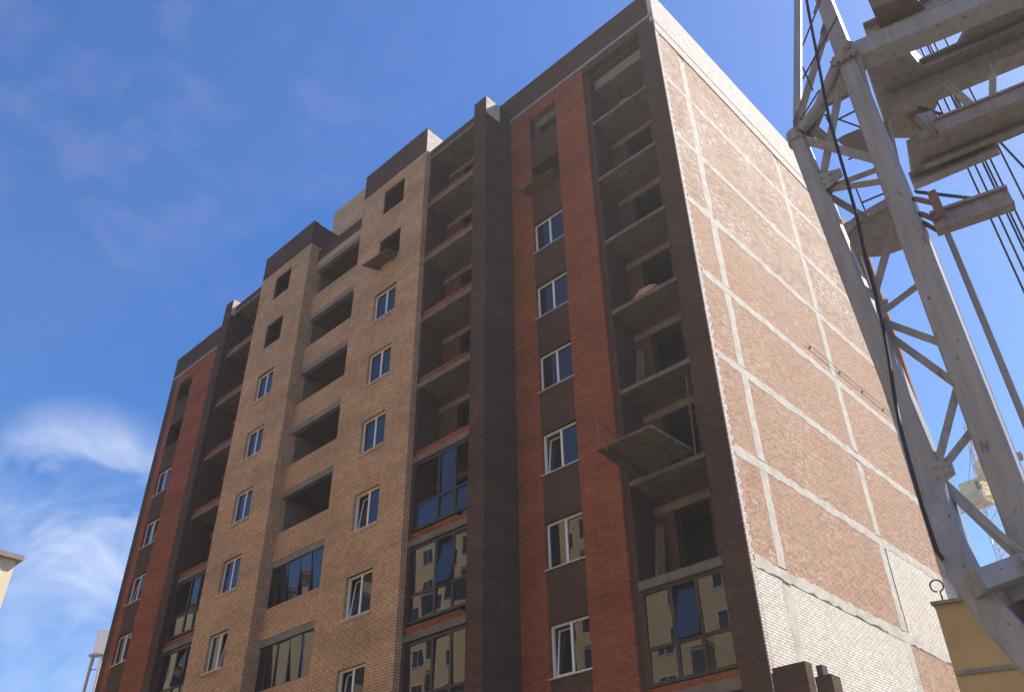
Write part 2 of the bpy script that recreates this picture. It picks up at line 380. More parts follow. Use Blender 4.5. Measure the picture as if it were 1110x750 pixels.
# --- loggias between pier and yellow bay
def mid_loggia(xa, xb, glazed):
    yl = -1.25
    box(xa+.02, xb-.02, yl, -.2, 14.9, 15.1).build('ceiling_slab', 'slab_concrete', B)
    box(xa+.02, xb-.02, yl-.02, .2, 15.103, 15.42).build('parapet', 'dark_brick', B)
    box(xa-.0, xa+.12, yl+.004, .1, G0, 15.09).build('loggia_side_wall', 'inner_brick', B)
    holes = []
    for k in range(-4, 5):
        z = 3*k
        box(xa+.0, xb-.01, yl, -.2, z-.02, z+.2).build('balcony_slab', 'slab_concrete', B, bevel=.01)
        m = MB(); x = xa+.02
        while x < xb-.1:      # a rough course or two of brick laid along the edge
            w = .25; n = random.choice((2, 3, 3)) if x > xb-.9 else 3
            for c in range(n):
                xx = x + (.125 if c % 2 else 0) + random.uniform(-.01, .01)
                m.box(max(xa+.01, xx), min(xx+w-.012, xb-.02), yl+.02+random.uniform(0, .012), yl+.14, z+.205+c*.077, z+.27+c*.077)
            x += w
        m.build('brick_course', 'red_brick', B)
        holes.append((xb-1.95, xb-.95, z+.2, z+2.3))
        box(xa+.13, xb-.02, -.26, -.2, z+2.32, z+2.55).build('lintel', 'slab_concrete', B)
    MB().wall(xa, xb, -12.5, 14.9, -.2, .1, holes).build('loggia_back_wall', 'inner_brick', B)
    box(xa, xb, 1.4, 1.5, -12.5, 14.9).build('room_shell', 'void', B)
    for k in glazed:
        z = 3*k
        glazing(xa+.12, xb-.03, z+.5, z+2.92, yl+.03, (0, .43, .70, 1), .36, {(0, 1), (2, 1)} if k == max(glazed) else (), lean=((1, 1),) if k == -2 else ())
mid_loggia(-11.1, -8.09, (-1, -2, -3, -4))
mid_loggia(-26.72, -23.8, (-1, -2, -3, -4))

# --- yellow bay with windows, right part
def yellow_bay(xa, xl, xr, xb, tilts):
    holes = [(xl, xr, ZB-3*i, ZT-3*i) for i in ROWS]
    m = MB().wall(xa, xb, G0, 15.28, YF, YF+.25, holes); m.build('yellow_brick_wall', 'yellow_brick', B)
    box(xa-.001, xb+.001, YF-.012, YF+.25, 15.283, 16.7).build('parapet', 'dark_brick', B)
    box(xa-.03, xb+.03, YF-.05, YF+.3, 16.703, 16.74).build('parapet_cap', 'rust', B)
    for i in ROWS:
        zb, zt = whole(i)
        if i < 0: void_room(xl, xr, zb, zt, YF+.25); lining(xl, xr, zb, zt, YF+.05, YF+.249)
        else: window(xl+.003, xr-.003, zb+.01, zt-.003, YF+.12, tilts.get(i))
        if i >= 0: box(xl-.04, xr+.04, YF-.03, YF+.06, zb-.13, zb-.03).build('sill', 'yellow_brick', B)
yellow_bay(-15.4, -13.87, -12.47, -11.1, {3: 'l', 4: 'l', 5: 'l'})
yellow_bay(-23.8, -22.45, -21.08, -19.55, {4: 'r', 5: 'r'})
# flanks of the yellow bays and their parapets
box(-15.4, -15.15, YF+.253, .1, G0, 15.28).build('yellow_brick_wall', 'yellow_brick', B)
box(-19.8, -19.55, YF+.253, YM+.24, G0, 15.28).build('yellow_brick_wall', 'yellow_brick', B); box(-19.8, -19.56, YM+.243, 1.2, G0, 14.3).build('loggia_side_wall', 'slab_concrete', B); box(-19.8, -19.55, YM+.243, .1, 14.353, 15.28).build('yellow_brick_wall', 'yellow_brick', B)
box(-19.8, -19.552, YF+.253, 2.5, 15.283, 16.7).build('parapet', 'dark_brick', B)
box(-11.35, -11.098, YF+.253, 2.5, 15.1, 16.7).build('parapet', 'parapet_brick', B)
box(-11.096, -11.07, YF+.0, YF+.25, 15.29, 16.69).build('parapet_side_face', 'parapet_brick', B)
box(-23.8, -23.55, YF+.253, .1, G0, 15.28).build('yellow_brick_wall', 'yellow_brick', B)

# --- stair loggias in the middle
YM = -1.0
holes = [(-19.3, -15.6, 3*k+.12, 3*k+1.70) for k in range(-4, 5)]
MB().wall(-19.545, -15.42, G0, 14.35, YM, YM+.25, [(-19.545, -15.42, h[2], h[3]+.27) for h in holes]).build('yellow_brick_wall', 'yellow_brick', B)
box(-19.545, -15.42, YM-.012, YM+.25, 14.353, 15.02).build('parapet', 'dark_brick', B)
for k in range(-4, 5):
    z = 3*k
    box(-19.543, -15.402, YM+.01, YM+.22, z+1.70, z+1.968).build('lintel', 'concrete', B)
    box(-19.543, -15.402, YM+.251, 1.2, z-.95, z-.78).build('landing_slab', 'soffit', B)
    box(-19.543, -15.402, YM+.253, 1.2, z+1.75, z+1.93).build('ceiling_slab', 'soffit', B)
box(-19.6, -15.3, 1.2, 1.4, -13, 14.3).build('loggia_back_wall', 'inner_brick', B)
for k in (-1, -2, -3, -4):
    glazing(-19.54, -15.41, 3*k+.12, 3*k+1.695, YM+.08, (0, .13, .27, .46, .64, .80, 1), 0, thick=.05, drop=.045 if k == -1 else .03)
# stair head room set back on the roof
box(-21.1, -14.6, .5, 5.5, 14, 19.75).build('roof_room', 'yellow_brick', B)

# --- sun-lit gable: concrete frame with brick infill panels, white paint low down and on the parapet
YE = 14.95
box(-.019, -.016, .17, .6, G0, 14.45).build('concrete_frame', 'pale_concrete', B)
box(-.5, -.022, .503, YE, G0, 14.45).build('concrete_frame', 'pale_concrete', B)
def panel(m, y0, y1, z0, z1): m.box(-.0155, 0, y0, y1, z0, z1)
cols = [(.20, 1.42), (1.78, 8.52), (8.9, YE-.01)]
mr, ms_, mw = MB(), MB(), MB()
for k in range(-5, 5):
    z0, z1 = 3*k-.04, min(3*k+2.70, 14.45)
    for c, (y0, y1) in enumerate(cols):
        yy0 = y0+(.1 if k == -2 and c == 2 else 0)
        if k <= -3: tgt = ms_ if c == 2 else mw; z1 = 3*k+2.62
        elif k == -2: tgt = mw if c == 2 else ms_
        elif k >= 3 or (k == 2 and c != 1): tgt = mr
        elif k == 2: tgt = mr
        else: tgt = ms_
        panel(tgt, yy0, y1, z0, z1)
for k in range(-3, 5):      # cement smeared raggedly over each floor band
    m = MB(); y = .22
    za, zb_ = 3*k-.30, 3*k-.04
    prev = None
    while y < YE-.02:
        cur = (y, za+random.uniform(-.07, .03), zb_+random.uniform(-.03, .05)); 
        if prev:
            a, c = prev, cur
            m.quad((.006, a[0], a[1]), (.006, c[0], c[1]), (.008, c[0], c[2]), (.008, a[0], a[2]))
            m.quad((-.01, a[0], a[1]-.02), (-.01, c[0], c[1]-.02), (.006, c[0], c[1]), (.006, a[0], a[1])); m.quad((.008, a[0], a[2]), (.008, c[0], c[2]), (-.01, c[0], c[2]+.02), (-.01, a[0], a[2]+.02))
        prev = cur; y += random.uniform(.12, .4)
    m.build('concrete_band', 'pale_concrete', B)
for y0, y1 in ((1.40, 1.80), (8.50, 8.92)):      # the columns, cement spread unevenly over their edges
    for k in range(-4, 5):
        m = MB(); z = 3*k+.0; prev = None; off = random.uniform(-.04, .04)
        while z < min(3*k+2.98, 14.4):
            cur = (z, y0+off+random.uniform(-.02, .03), y1+off+random.uniform(-.03, .02))
            if prev:
                a, c = prev, cur
                m.quad((.004, a[1], a[0]), (.004, a[2], a[0]), (.004, c[2], c[0]), (.004, c[1], c[0]))
                m.quad((-.01, a[1], a[0]), (.004, a[1], a[0]), (.004, c[1], c[0]), (-.01, c[1], c[0])); m.quad((.004, a[2], a[0]), (-.01, a[2], a[0]), (-.01, c[2], c[0]), (.004, c[2], c[0]))
            prev = cur; z += random.uniform(.15, .5)
        m.build('concrete_column', 'pale_concrete', B)
mr.build('rough_brick_infill', 'rough_brick', B); ms_.build('red_brick_infill', 'side_brick', B); mw.build('whitewashed_brick_infill', 'white_brick', B)
box(-.3, .03, .02, YE, 14.46, 15.0).build('parapet_base', 'parapet_brick', B)
box(-.137, .045, -.03, YE+.1, 15.003, 16.88).build('parapet', 'parapet_brick', B)
mct = MB(); zc = G0
while zc < 14.4:       # toothed brick edge
    mct.box(-.018, .012, -.0, .16+(.0 if round((zc-G0)/.154) % 2 else .055), zc+.001, min(zc+.152, 14.45)); zc += .154
mct.build('brick_corner_strip', 'sunlit_corner_brick', B)
box(-.3, .72, YE+.01, 15.2, G0, 14.6).build('red_brick_wall', 'red_brick', B); box(-.3, 0, 15.21, 17.8, G0, 15.4).build('red_brick_wall', 'red_brick', B)
box(.40, .44, YE-.05, YE+.008, G0, 14.4).build('drain_pipe', 'tin', B)
m = MB()      # dark rod on brackets, added to draw the shadow line along one band
for y0 in (7.0, 9.2, 11.0, 12.8): m.box(0, .05, y0, y0+.03, 3.38, 3.46)
m.tube([(.06, 6.6, 3.44), (.06, 13.5, 3.52)], .010, 6); m.build('shadow_line_rod', 'rust', B)
# dark infill core so that no light leaks through the block
box(-35.7, -.55, 3.35, 17.5, G0, 14.2).build('building_core', 'void', B)
box(-35.8, -35.3, .503, 17.8, G0, 15.3).build('end_wall', 'red_brick', B)
box(-35.7, -.3, .52, 17.5, 14.25, 14.8).build('roof_slab', 'concrete', B)
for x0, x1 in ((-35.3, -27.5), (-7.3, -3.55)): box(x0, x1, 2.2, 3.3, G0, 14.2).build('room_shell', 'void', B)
# brick wing wall and pillar at the foot of the lit corner
w = MB().wall(.05, .83, G0, -8.73, -.01, .3); w.build('wing_wall', 'dark_brick', B)
W = thing('brick_pillar', 'dark brick pillar with a small stub on top, at the foot of the sunlit gable', 'pillar', (1.17, .2, G0))
box(.98, 1.35, 0, .4, G0, -9.09).build('shaft', 'dark_brick', W); box(1.03, 1.16, .05, .3, -9.087, -8.86).build('stub', 'dark_frame', W)

# ------------------------------------------------------------------ things on the building
def deck(name, label, pts, z, off=.05, rail=None, cat='platform', mat='wood'):
    """wooden hanging platform: planks on two bearers; pts = four plan corners (x, y)"""
    c = sum((Vector((*p, z)) for p in pts), Vector())/4
    t = thing(name, label, cat, c, 'timber platforms hung on the front')
    a, b_, c_, d = [Vector((*p, z)) for p in pts]          # a-b inner edge, d-c outer edge
    n = 6; m = MB()
    for k in range(n):
        s0, s1 = k/n+.008, (k+1)/n-.008
        p0, p1, q0, q1 = a.lerp(d, s0), a.lerp(d, s1), b_.lerp(c_, s0), b_.lerp(c_, s1)
        m.prism([p0, q0, q1, p1], (0, 0, off+random.uniform(-.006, .006)))
    m.build('planks', mat, t)
    for s in (.18, .82): MB().bar(a.lerp(b_, s)+Vector((0, .25, -.05)), d.lerp(c_, s)+Vector((0, 0, -.05)), .1, .095).build('bearer', 'wood_dark', t)
    return t
deck('hanging_platform', 'brown plank platform poking out of the empty upper opening in the right red bay', [(-6.5, .1), (-4.85, .1), (-4.85, -.42), (-6.65, -.5)], 10.33, mat='wood')
deck('hanging_platform', 'weathered plank platform poking out of the empty upper opening in the yellow bay', [(-13.85, YF+.15), (-12.5, YF+.15), (-12.5, YF-.55), (-14.1, YF-.62)], 10.1, mat='wood')
zz = -2.93
t = deck('loading_platform', 'large plank loading platform with a guard rail, jutting from the corner loggia', [onz(690, 519, zz).to_2d(), onz(752, 489, zz).to_2d(), onz(705, 462, zz).to_2d(), onz(647, 488, zz).to_2d()], zz, .07)
p1 = onz(648, 487, zz)+Vector((0.03, .03, .05)); p2 = onz(690, 519, zz)+Vector((0, 0, .05)); p2 = p1.lerp(p2, .62)
r = MB(); r.tube([p1, p1+Vector((0, 0, .85))], .022, 8); r.tube([p2, p2+Vector((0, 0, .85))], .022, 8)
r.tube([p1+Vector((0, 0, .85)), p2+Vector((0, 0, .85))], .022, 8); r.tube([p1+Vector((0, 0, .42)), p2+Vector((0, 0, .42))], .018, 8); r.build('guard_rail', 'rust', t)
P = thing('steel_prop', 'thin steel prop standing in the loggia above the loading platform', 'prop', (-1.25, .55, -3), 'steel props in the corner loggia')
MB().tube([(-1.3, .5, -3), (-1.22, .5, -.16)], .03, 8).build('tube', 'rust', P); MB().box(-1.31, -1.2, .45, .56, -1.5, -1.44).build('collar', 'rust', P)
P2 = thing('steel_prop', 'steel prop nearest the corner pier, above the loading platform', 'prop', (-.95, .5, -3), 'steel props in the corner loggia')
MB().tube([(-.95, .45, -3), (-1.0, .45, -.16)], .025, 8).build('tube', 'rust', P2); MB().box(-1.03, -.93, .4, .5, -1.3, -1.25).build('collar', 'rust', P2)
def pile(label, x0, x1, y, z, rows, mat, name='brick_pile'):
    m = MB()
    for r_ in range(rows):
        x = x0+r_*.10
        while x < x1-r_*.05-.2:
            m.box(x, x+.24, y+random.uniform(-.02, .02), y+.4, z+r_*.07, z+r_*.07+.064); x += .25
    return tag(m.build(name, mat), label, 'bricks', 'brick piles left on loggia slabs')
plain('new_brick', (.60, .36, .22), .9, .3, 9.)
pile('pile of pale orange bricks on the corner loggia slab, halfway up', -2.55, -1.45, .16, 3.0, 4, 'new_brick')
pile('low heap of grey bricks on the topmost corner loggia slab', -2.45, -1.5, .25, 12.0, 5, 'slab_concrete')

def plank(label, p, q, w=.14):
    m = MB(); m.bar(p, q, w, .035); m.bar(Vector(p)+Vector((.17, .02, 0)), Vector(q)+Vector((.10, .02, -.1)), w*.8, .03)
    tag(m.build('timber_boards', 'wood'), label, 'boards', 'boards leaning in the loggias')
plank('two boards leaning on the back wall of the corner loggia under the brick pile', (-2.9, .5, 0.01), (-3.1, 1.12, 1.9))
plank('boards leaning in the open corner loggia just above the brown glazing', (-3.05, .6, -5.88), (-3.15, 1.1, -4.0))
plank('boards leaning in the second corner loggia from the top', (-1.2, .55, 9.01), (-1.0, 1.1, 10.7))
# ------------------------------------------------------------------ tower crane standing close by
K = 1.3
def cp(u, v, d): return at(u, v, d*K)
def rp(wpx, d): return wpx/2*d*K/FPX
X2 = cp(1000, 280, 8.6)
def l2(v):       # point on the near upright leg at picture height v, solved on the vertical line
    lo, hi = X2.z-12, X2.z+12
    for _ in range(50):
        mid = (lo+hi)/2; q = Vector((X2.x, X2.y, mid))-CAM
        if 375-FPX*q.dot(UP)/q.dot(FW) > v: lo = mid
        else: hi = mid
    return Vector((X2.x, X2.y, lo))
def dep(p): return (p-CAM).dot(FW)/K
C = thing('tower_crane', 'large grey crane with tubular mast and decks, towering close at the right edge', 'crane', (X2.x, X2.y, G0))
RL = .155*K
nodeA = cp(864, 150, 10.6); nodeB = cp(889, 207, 10.0); nodeC = cp(940, 347, 8.95); nodeD = cp(1012, 520, 7.5)
tc_ = (CAM-X2); tc_ = Vector((tc_.x*.98+tc_.y*.20, tc_.y*.98-tc_.x*.20, 0))    # this side of the section looks a little left of the viewer
tc_ = Vector((CAM.x-X2.x, CAM.y-X2.y, 0)); ang = math.radians(-9); tc_ = Vector((tc_.x*math.cos(ang)-tc_.y*math.sin(ang), tc_.x*math.sin(ang)+tc_.y*math.cos(ang), 0))
MB().boxtube([Vector((X2.x, X2.y, z)) for z in (G0, X2.z-3, X2.z, X2.z+2.7, X2.z+5.4, X2.z+9)], [.128*K, .128*K, .124*K, .104*K, .09*K, .08*K], tc_).build('leg', 'crane_paint', C)
for z in (X2.z+3.9,):
    m = MB(); m.box(X2.x-.01, X2.x+.01, X2.y-.01, X2.y+.01, z-.01, z+.01); w_ = .16*K
    fx_ = tc_.normalized(); sx_ = Vector((-fx_.y, fx_.x, 0)); p_ = Vector((X2.x, X2.y, z))
    m = MB(); m.prism([p_-fx_*w_-sx_*w_, p_+fx_*w_-sx_*w_, p_+fx_*w_+sx_*w_, p_-fx_*w_+sx_*w_], (0, 0, .05)); m.prism([p_-fx_*w_-sx_*w_+Vector((0,0,.06)), p_+fx_*w_-sx_*w_+Vector((0,0,.06)), p_+fx_*w_+sx_*w_+Vector((0,0,.06)), p_-fx_*w_+sx_*w_+Vector((0,0,.06))], (0, 0, .05))
    for t_ in (-.7, -.25, .25, .7):
        q_ = p_+fx_*w_*.93+sx_*w_*t_; m.tube([q_+Vector((0, 0, -.05)), q_+Vector((0, 0, .16))], .02, 6)
    m.build('bolted_flange', 'crane_deck', C)
dn = (nodeD-nodeA)
knee = cp(1046, 622, 6.75); foot = cp(1125, 720, 6.2)
MB().boxtube([nodeA+Vector((0, 0, .1)), nodeA+dn*.5, nodeD, cp(1032, 585, 7.0), knee, cp(1072, 660, 6.55), foot, foot + (foot-knee).normalized()*1.5, Vector((foot.x+.5, foot.y-.3, G0))], [.084*K, .096*K, .102*K, .104*K, .107*K, .11*K, .115*K, .118*K, .12*K], tc_).build('leg', 'crane_paint', C)
MB().tube([nodeA+Vector((0, 0, -.05)), cp(865, 0, 12.6), cp(868, -140, 14.6)], .055*K, 14).build('leg', 'crane_paint', C, True)
MB().tube([nodeA+Vector((0, 0, -.12)), nodeA+Vector((0, 0, .1))], .115*K, 18).build('joint_collar', 'crane_paint', C, True)
def strut(a, b_, w, mat='crane_paint', name='brace'):
    da = (dep(a)+dep(b_))/2
    if name != 'brace': return MB().tube([a, b_], rp(w, da), 6).build(name, mat, C, True)
    h_ = rp(w, da)*2; d_ = (b_-a).normalized()
    m = MB().bar(a, b_, h_*.86, h_*.92, up=tuple(CAM-a)); g_ = h_*.95
    for e_, sg in ((a, 1), (b_, -1)): m.bar(e_, e_+d_*sg*h_*1.6, h_*.12, h_*1.9, up=tuple(tc_))
    return m.build(name, mat, C)
strut(l2(25)+Vector((-.1, 0, 0)), nodeA+Vector((.05, 0, .25)), 9)
strut(l2(62), nodeB, 9.5)
strut(nodeA, l2(176), 11); strut(nodeB, l2(180), 7); strut(nodeB, l2(195), 8)
nodeE = cp(945, 240, 9.9); strut(nodeB, nodeE, 8.5); strut(nodeE+Vector((0, 0, .1)), nodeE+Vector((0, 0, -.35)), 6)
strut(l2(218), nodeC, 9.5)
strut(cp(980, 267, 9.0), l2(290), 7); strut(l2(300), cp(948, 345, 8.9), 8)
strut(cp(938, 342, 9), l2(378), 9.5); strut(cp(945, 350, 8.9), l2(432), 9.5)
strut(l2(396), cp(1014, 512, 7.5), 10); strut(l2(452), cp(1018, 512, 7.5), 10)
strut(nodeD+Vector((.05, 0, 0)), cp(1125, 622, 6.4), 14); strut(nodeD, cp(1110, 600, 6.5), 8)
strut(nodeA+Vector((.15, 0, .35)), cp(903, 158, 10.4), 12)
for a, b_, w in (((870, 50), (892, -5), 2), ((870, 86), (908, 18), 2.2), ((870, 73), (881, 98), 2), ((868, 130), (888, 98), 2),
                 ((888, 122), (935, 139), 2), ((900, 134), (936, 116), 2.2), ((926, 100), (944, 133), 2), ((893, 122), (903, 142), 1.6),
                 ((920, 173), (931, 168), 2), ((934, 220), (972, 204), 2.2), ((928, 205), (941, 236), 1.6), ((882, 15), (892, -12), 2)):
    strut(cp(*a, 10.6), cp(*b_, 10.4), w, 'rope', 'thin_tie')
for nd, e_ in ((nodeB, (.4, .2)), (nodeC, (.36, .2)), (nodeD, (.27, .18))):      # flat gussets with bolt heads where the braces meet the far leg
    sx_ = Vector((-tc_.y, tc_.x, 0)).normalized()
    if sx_.dot(RT) < 0: sx_ = -sx_
    f_ = tc_.normalized(); b_0 = nd + f_*.10*K
    m = MB(); m.prism([b_0+sx_*.0+Vector((0, 0, -e_[1])), b_0+sx_*e_[0]+Vector((0, 0, -e_[1]*.4)), b_0+sx_*e_[0]+Vector((0, 0, e_[1]*.4)), b_0+Vector((0, 0, e_[1]))], f_*.02)
    for a_ in (.3, .6, .85):
        for zz_ in (-.35, .35):
            q_ = b_0+sx_*e_[0]*a_+Vector((0, 0, zz_*e_[1]*(1.2-a_*.7))); m.tube([q_, q_+f_*.04], .018, 6)
    m.build('bolted_gusset', 'crane_paint', C)
def plate(pix, d0, mat='crane_deck', th=.06, name='gusset_plate', d1=None):
    pts = [cp(u, v, d) for u, v, d in ([(*p, d0) for p in pix] if len(pix[0]) == 2 else pix)]
    n = Vector()
    for k in range(1, len(pts)-1): n += (pts[k]-pts[0]).cross(pts[k+1]-pts[0])
    n.normalize()
    if n.dot(FW) < 0: n = -n
    return MB().prism(pts, n*th*K).build(name, mat, C)
# big curved gusset between the far leg and the near leg, with its edge tube
plate([(868, 142, 10.6), (878, 150, 10.55), (893, 114, 10.4), (906, 109, 10.3), (928, 97, 10.1), (942, 103, 9.9), (930, 60, 10.2), (917, 46, 10.4), (904, 76, 10.5), (890, 104, 10.6)], 0)
MB().tube([cp(868, 142, 10.5), cp(888, 116, 10.45), cp(906, 74, 10.4), cp(918, 44, 10.3)], .07*K, 12).build('plate_edge_tube', 'crane_paint', C, True)
plate([(906, 152, 10.6), (914, 147, 10.5), (940, 136, 10.3), (962, 131, 10.0), (972, 178, 9.9), (958, 176, 10.1), (925, 166, 10.4)], 0)
# hanging deck between the legs lower down: tray with turned-up edges
zt_ = onz(955, 250, -6.4).z
tray = [(914, 265), (932, 246), (968, 226), (990, 222), (1002, 262), (958, 278), (938, 279), (922, 274)]
pts = [onz(u, v, -4.9) for u, v in tray]
MB().prism(pts, (0, 0, .07)).build('work_deck', 'crane_deck', C)
m = MB()
for k in (0, 1, 2): m.bar(pts[k]+Vector((0, 0, .14)), pts[k+1]+Vector((0, 0, .14)), .05, .16)
m.build('deck_edge', 'crane_paint', C)
# machinery decks reaching out to the right overhead
def hbeam(u0, v0, u1, v1, z, w, h, mat='crane_deck', name='deck_beam', ext=0., flange=True):
    a, b_ = onz(u0, v0, z), onz(u1, v1, z); d = (b_-a).normalized(); b_ = b_+d*ext
    m = MB(); m.bar(a, b_, w*.35 if flange else w, h)
    if flange:
        m.bar(a-Vector((0, 0, h/2)), b_-Vector((0, 0, h/2)), w, .04); m.bar(a+Vector((0, 0, h/2)), b_+Vector((0, 0, h/2)), w, .04)
    return m.build(name, mat, C)
ZD = -2.6
hbeam(920, 66, 1110, -12, ZD, .34, .34, 'crane_paint', ext=1.5, flange=False)
hbeam(965, 113, 1110, 52, ZD, .30, .36, ext=1.5)
hbeam(940, 40, 1060, -12, ZD+.5, .3, .3, 'crane_paint', ext=.5)
hbeam(985, 82, 1110, 28, ZD+.3, .26, .2, ext=1.5)
q = [onz(u, v, ZD+.35) for u, v in ((1030, 66), (1130, 22), (1150, -40), (1075, -8), (1052, 25))]
MB().prism(q, (0, 0, .08)).build('deck_plate', 'rust_deck' if 'rust_deck' in MAT else 'crane_deck', C)
q = [onz(u, v, ZD+.2) for u, v in ((940, 75), (985, 55), (1022, 100), (1000, 150), (965, 150))]
MB().prism(q, (0, 0, .5)).build('winch_housing', 'crane_deck', C)
q = [onz(u, v, ZD+.4) for u, v in ((945, 10), (990, -6), (1010, 20), (960, 45))]
MB().prism(q, (0, 0, .4)).build('winch_housing', 'rust', C)
MB().tube([onz(985, 108, ZD+.1), onz(1004, 135, ZD-.1)], .16, 16).build('sheave', 'rust', C, True)
# second, lower beam
zb_ = -4.3
q = [onz(u, v, zb_) for u, v in ((985, 160), (1020, 138), (1125, 96), (1125, 138), (990, 196))]
MB().prism(q, (0, 0, .14)).build('deck_plate', 'crane_deck', C)
hbeam(988, 197, 1080, 158, zb_-.03, .16, .2, 'crane_paint')
hbeam(1015, 139, 1125, 95, zb_+.02, .12, .26)
hbeam(1000, 178, 1125, 128, zb_-.02, .1, .12)
MB().bar(onz(1000, 125, zb_+.4), onz(1022, 146, zb_), .1, .3).build('stay_plate', 'crane_deck', C)
# third: short arm bolted to the near leg
za = -6.4
hbeam(1012, 243, 1096, 214, za, .17, .26, 'crane_deck', name='stay_arm')
for v0, v1 in ((222, 218), (238, 236), (248, 247)):
    MB().bar(l2(v0)+Vector((RL*.8, 0, 0)), onz(1016, v1+3, za), .07, .05).build('arm_bracket', 'rust', C)
b0 = onz(1013, 216, za+.1); MB().bar(b0+Vector((0, 0, .12)), b0+Vector((0, 0, -.3)), .07, .1).build('arm_bracket', 'rust', C)
# post and diagonal between the decks
strut(cp(1076, 72, 10.2), cp(1076, 122, 9.9), 8.5); strut(cp(1030, 94, 10.2), cp(1064, 124, 9.9), 9); strut(cp(1034, 100, 10.2), cp(1048, 134, 10.0), 5)
# thin stand pipe hanging below the arm
q = cp(1026, 250, 9.1); m = MB().tube([q, Vector((q.x, q.y, G0))], .033*K, 10); m.build('stand_pipe', 'crane_deck', C, True)
# lower cross beam
q0, q1 = cp(1056, 634, 6.5), cp(1140, 603, 6.6)
MB().bar(q0, q1, .34, .20, ).build('cross_beam', 'crane_paint', C)
MB().bar(q0+Vector((.1, .5, -.02)), q1+Vector((.1, .5, -.02)), .2, .18).build('cross_beam', 'crane_deck', C)
MB().prism([cp(1066, 642, 6.9), cp(1130, 628, 6.9), cp(1130, 740, 6.3)], (.05, .06, 0)).build('gusset_plate', 'rust', C)
# ropes and cables: separate things hanging on the crane
for k, (u, v) in enumerate(((1016, 110), (1024, 108), (1032, 106), (1035, 105), (1040, 103), (1050, 94))):
    q = cp(u, v, 10.9); tp = Vector((q.x, q.y, q.z+5.0)); bt = Vector((q.x, q.y, q.z-9.))
    tag(MB().tube([tp, bt], .0125*K, 6).build('steel_rope', 'rope', None, True), 'dark steel rope in the bundle hanging down past the crane decks', 'rope', 'ropes hanging beside the crane mast')
q = cp(1090, 175, 10.); tag(MB().tube([q+Vector((-.5, 0, 3.2)), q+Vector((.55, 0, -2.2))], .014*K, 6).build('steel_rope', 'rope', None, True), 'single rope apart from the bundle, slanting down at the right edge', 'rope', 'ropes hanging beside the crane mast')
cab = [(871, -20, 10.9), (876, 10, 10.75), (884, 52, 10.5), (893, 100, 10.1), (899, 130, 9.9), (909, 165, 9.6), (918, 196, 9.35), (928, 232, 9.1), (936, 270, 8.8), (949, 318, 8.5), (957, 352, 8.3), (964, 392, 8.0), (970, 432, 7.7), (977, 468, 7.35), (987, 505, 7.05), (1000, 550, 6.75), (1016, 598, 6.7), (1034, 622, 7.3)]
tag(MB().tube([cp(*c) for c in cab], .018*K, 8).build('power_cable', 'rubber', None, True), 'thick black cable hanging in a loose curve along the crane mast', 'cable')
def chain(name, a, b_, label):
    n = 26; m = MB()
    for k in range(n):
        p, q = a.lerp(b_, k/n), a.lerp(b_, (k+1.25)/n)
        m.bar(p, q, .05 if k % 2 else .02, .02 if k % 2 else .05)
    tag(m.build(name, 'rope'), label, 'chain', 'stay chains at the crane mast')
chain('stay_chain', cp(992, 208, 9.3), cp(1062, 216, 9.7), 'dark twisted chain stretched from the mast to the lower short arm')
chain('stay_chain', cp(994, 116, 10.), cp(1048, 133, 9.9), 'dark twisted chain stretched between the two upper decks')

# ballast box at the crane foot
K2 = thing('ballast_box', 'ochre metal ballast box with a folded lid edge behind the bent crane leg', 'box', cp(1060, 720, 8.2))
def bp_(u, v, d=8.2): return cp(u, v, d)
a0, a1 = bp_(1011, 656), bp_(1110, 628, 8.0); a1 = Vector((a1.x, a1.y, a0.z)); dx = (a1-a0).normalized(); dyv = Vector((-dx.y, dx.x, 0))
if dyv.dot(Vector((FW.x, FW.y, 0))) < 0: dyv = -dyv
L_ = 2.3
MB().prism([a0+dx*.02+dyv*.02, a0+dx*L_+dyv*.02, a0+dx*L_+dyv*1.5, a0+dx*.35+dyv*1.5], (0, 0, -2.2)).build('body', 'ballast', K2)
MB().prism([a0-dx*.02-dyv*.05, a0+dx*(L_+.1)-dyv*.05, a0+dx*(L_+.1)+dyv*1.53, a0+dx*.33+dyv*1.53], (0, 0, .035)).build('lid', 'crane_deck', K2)
h = a0.z-.78; MB().prism([Vector((*(a0+dx*.02-dyv*.012).to_2d(), h)), Vector((*(a0+dx*L_-dyv*.012).to_2d(), h)), Vector((*(a0+dx*L_+dyv*.02).to_2d(), h)), Vector((*(a0+dx*.02+dyv*.02).to_2d(), h))], (0, 0, -.05)).build('seam', 'crane_deck', K2)
MB().prism([a0+dx*.35+dyv*.3+Vector((0, 0, .037)), a0+dx*.95+dyv*.3+Vector((0, 0, .037)), a0+dx*.95+dyv*.9+Vector((0, 0, .037)), a0+dx*.35+dyv*.9+Vector((0, 0, .037))], (0, 0, .22)).build('lifting_block', 'rust', K2)
e = a0+dx*.13+dyv*.02+Vector((0, 0, .035)); ring = [e]; cen = e+Vector((0, 0, .2))-dx*.02
for k in range(15):
    t_ = -math.pi/2+k*2*math.pi/15+.25; ring.append(cen+dx*.075*math.cos(t_)+Vector((0, 0, .075*math.sin(t_))))
MB().tube(ring, .011, 8).build('lifting_loop', 'rust', K2, True)

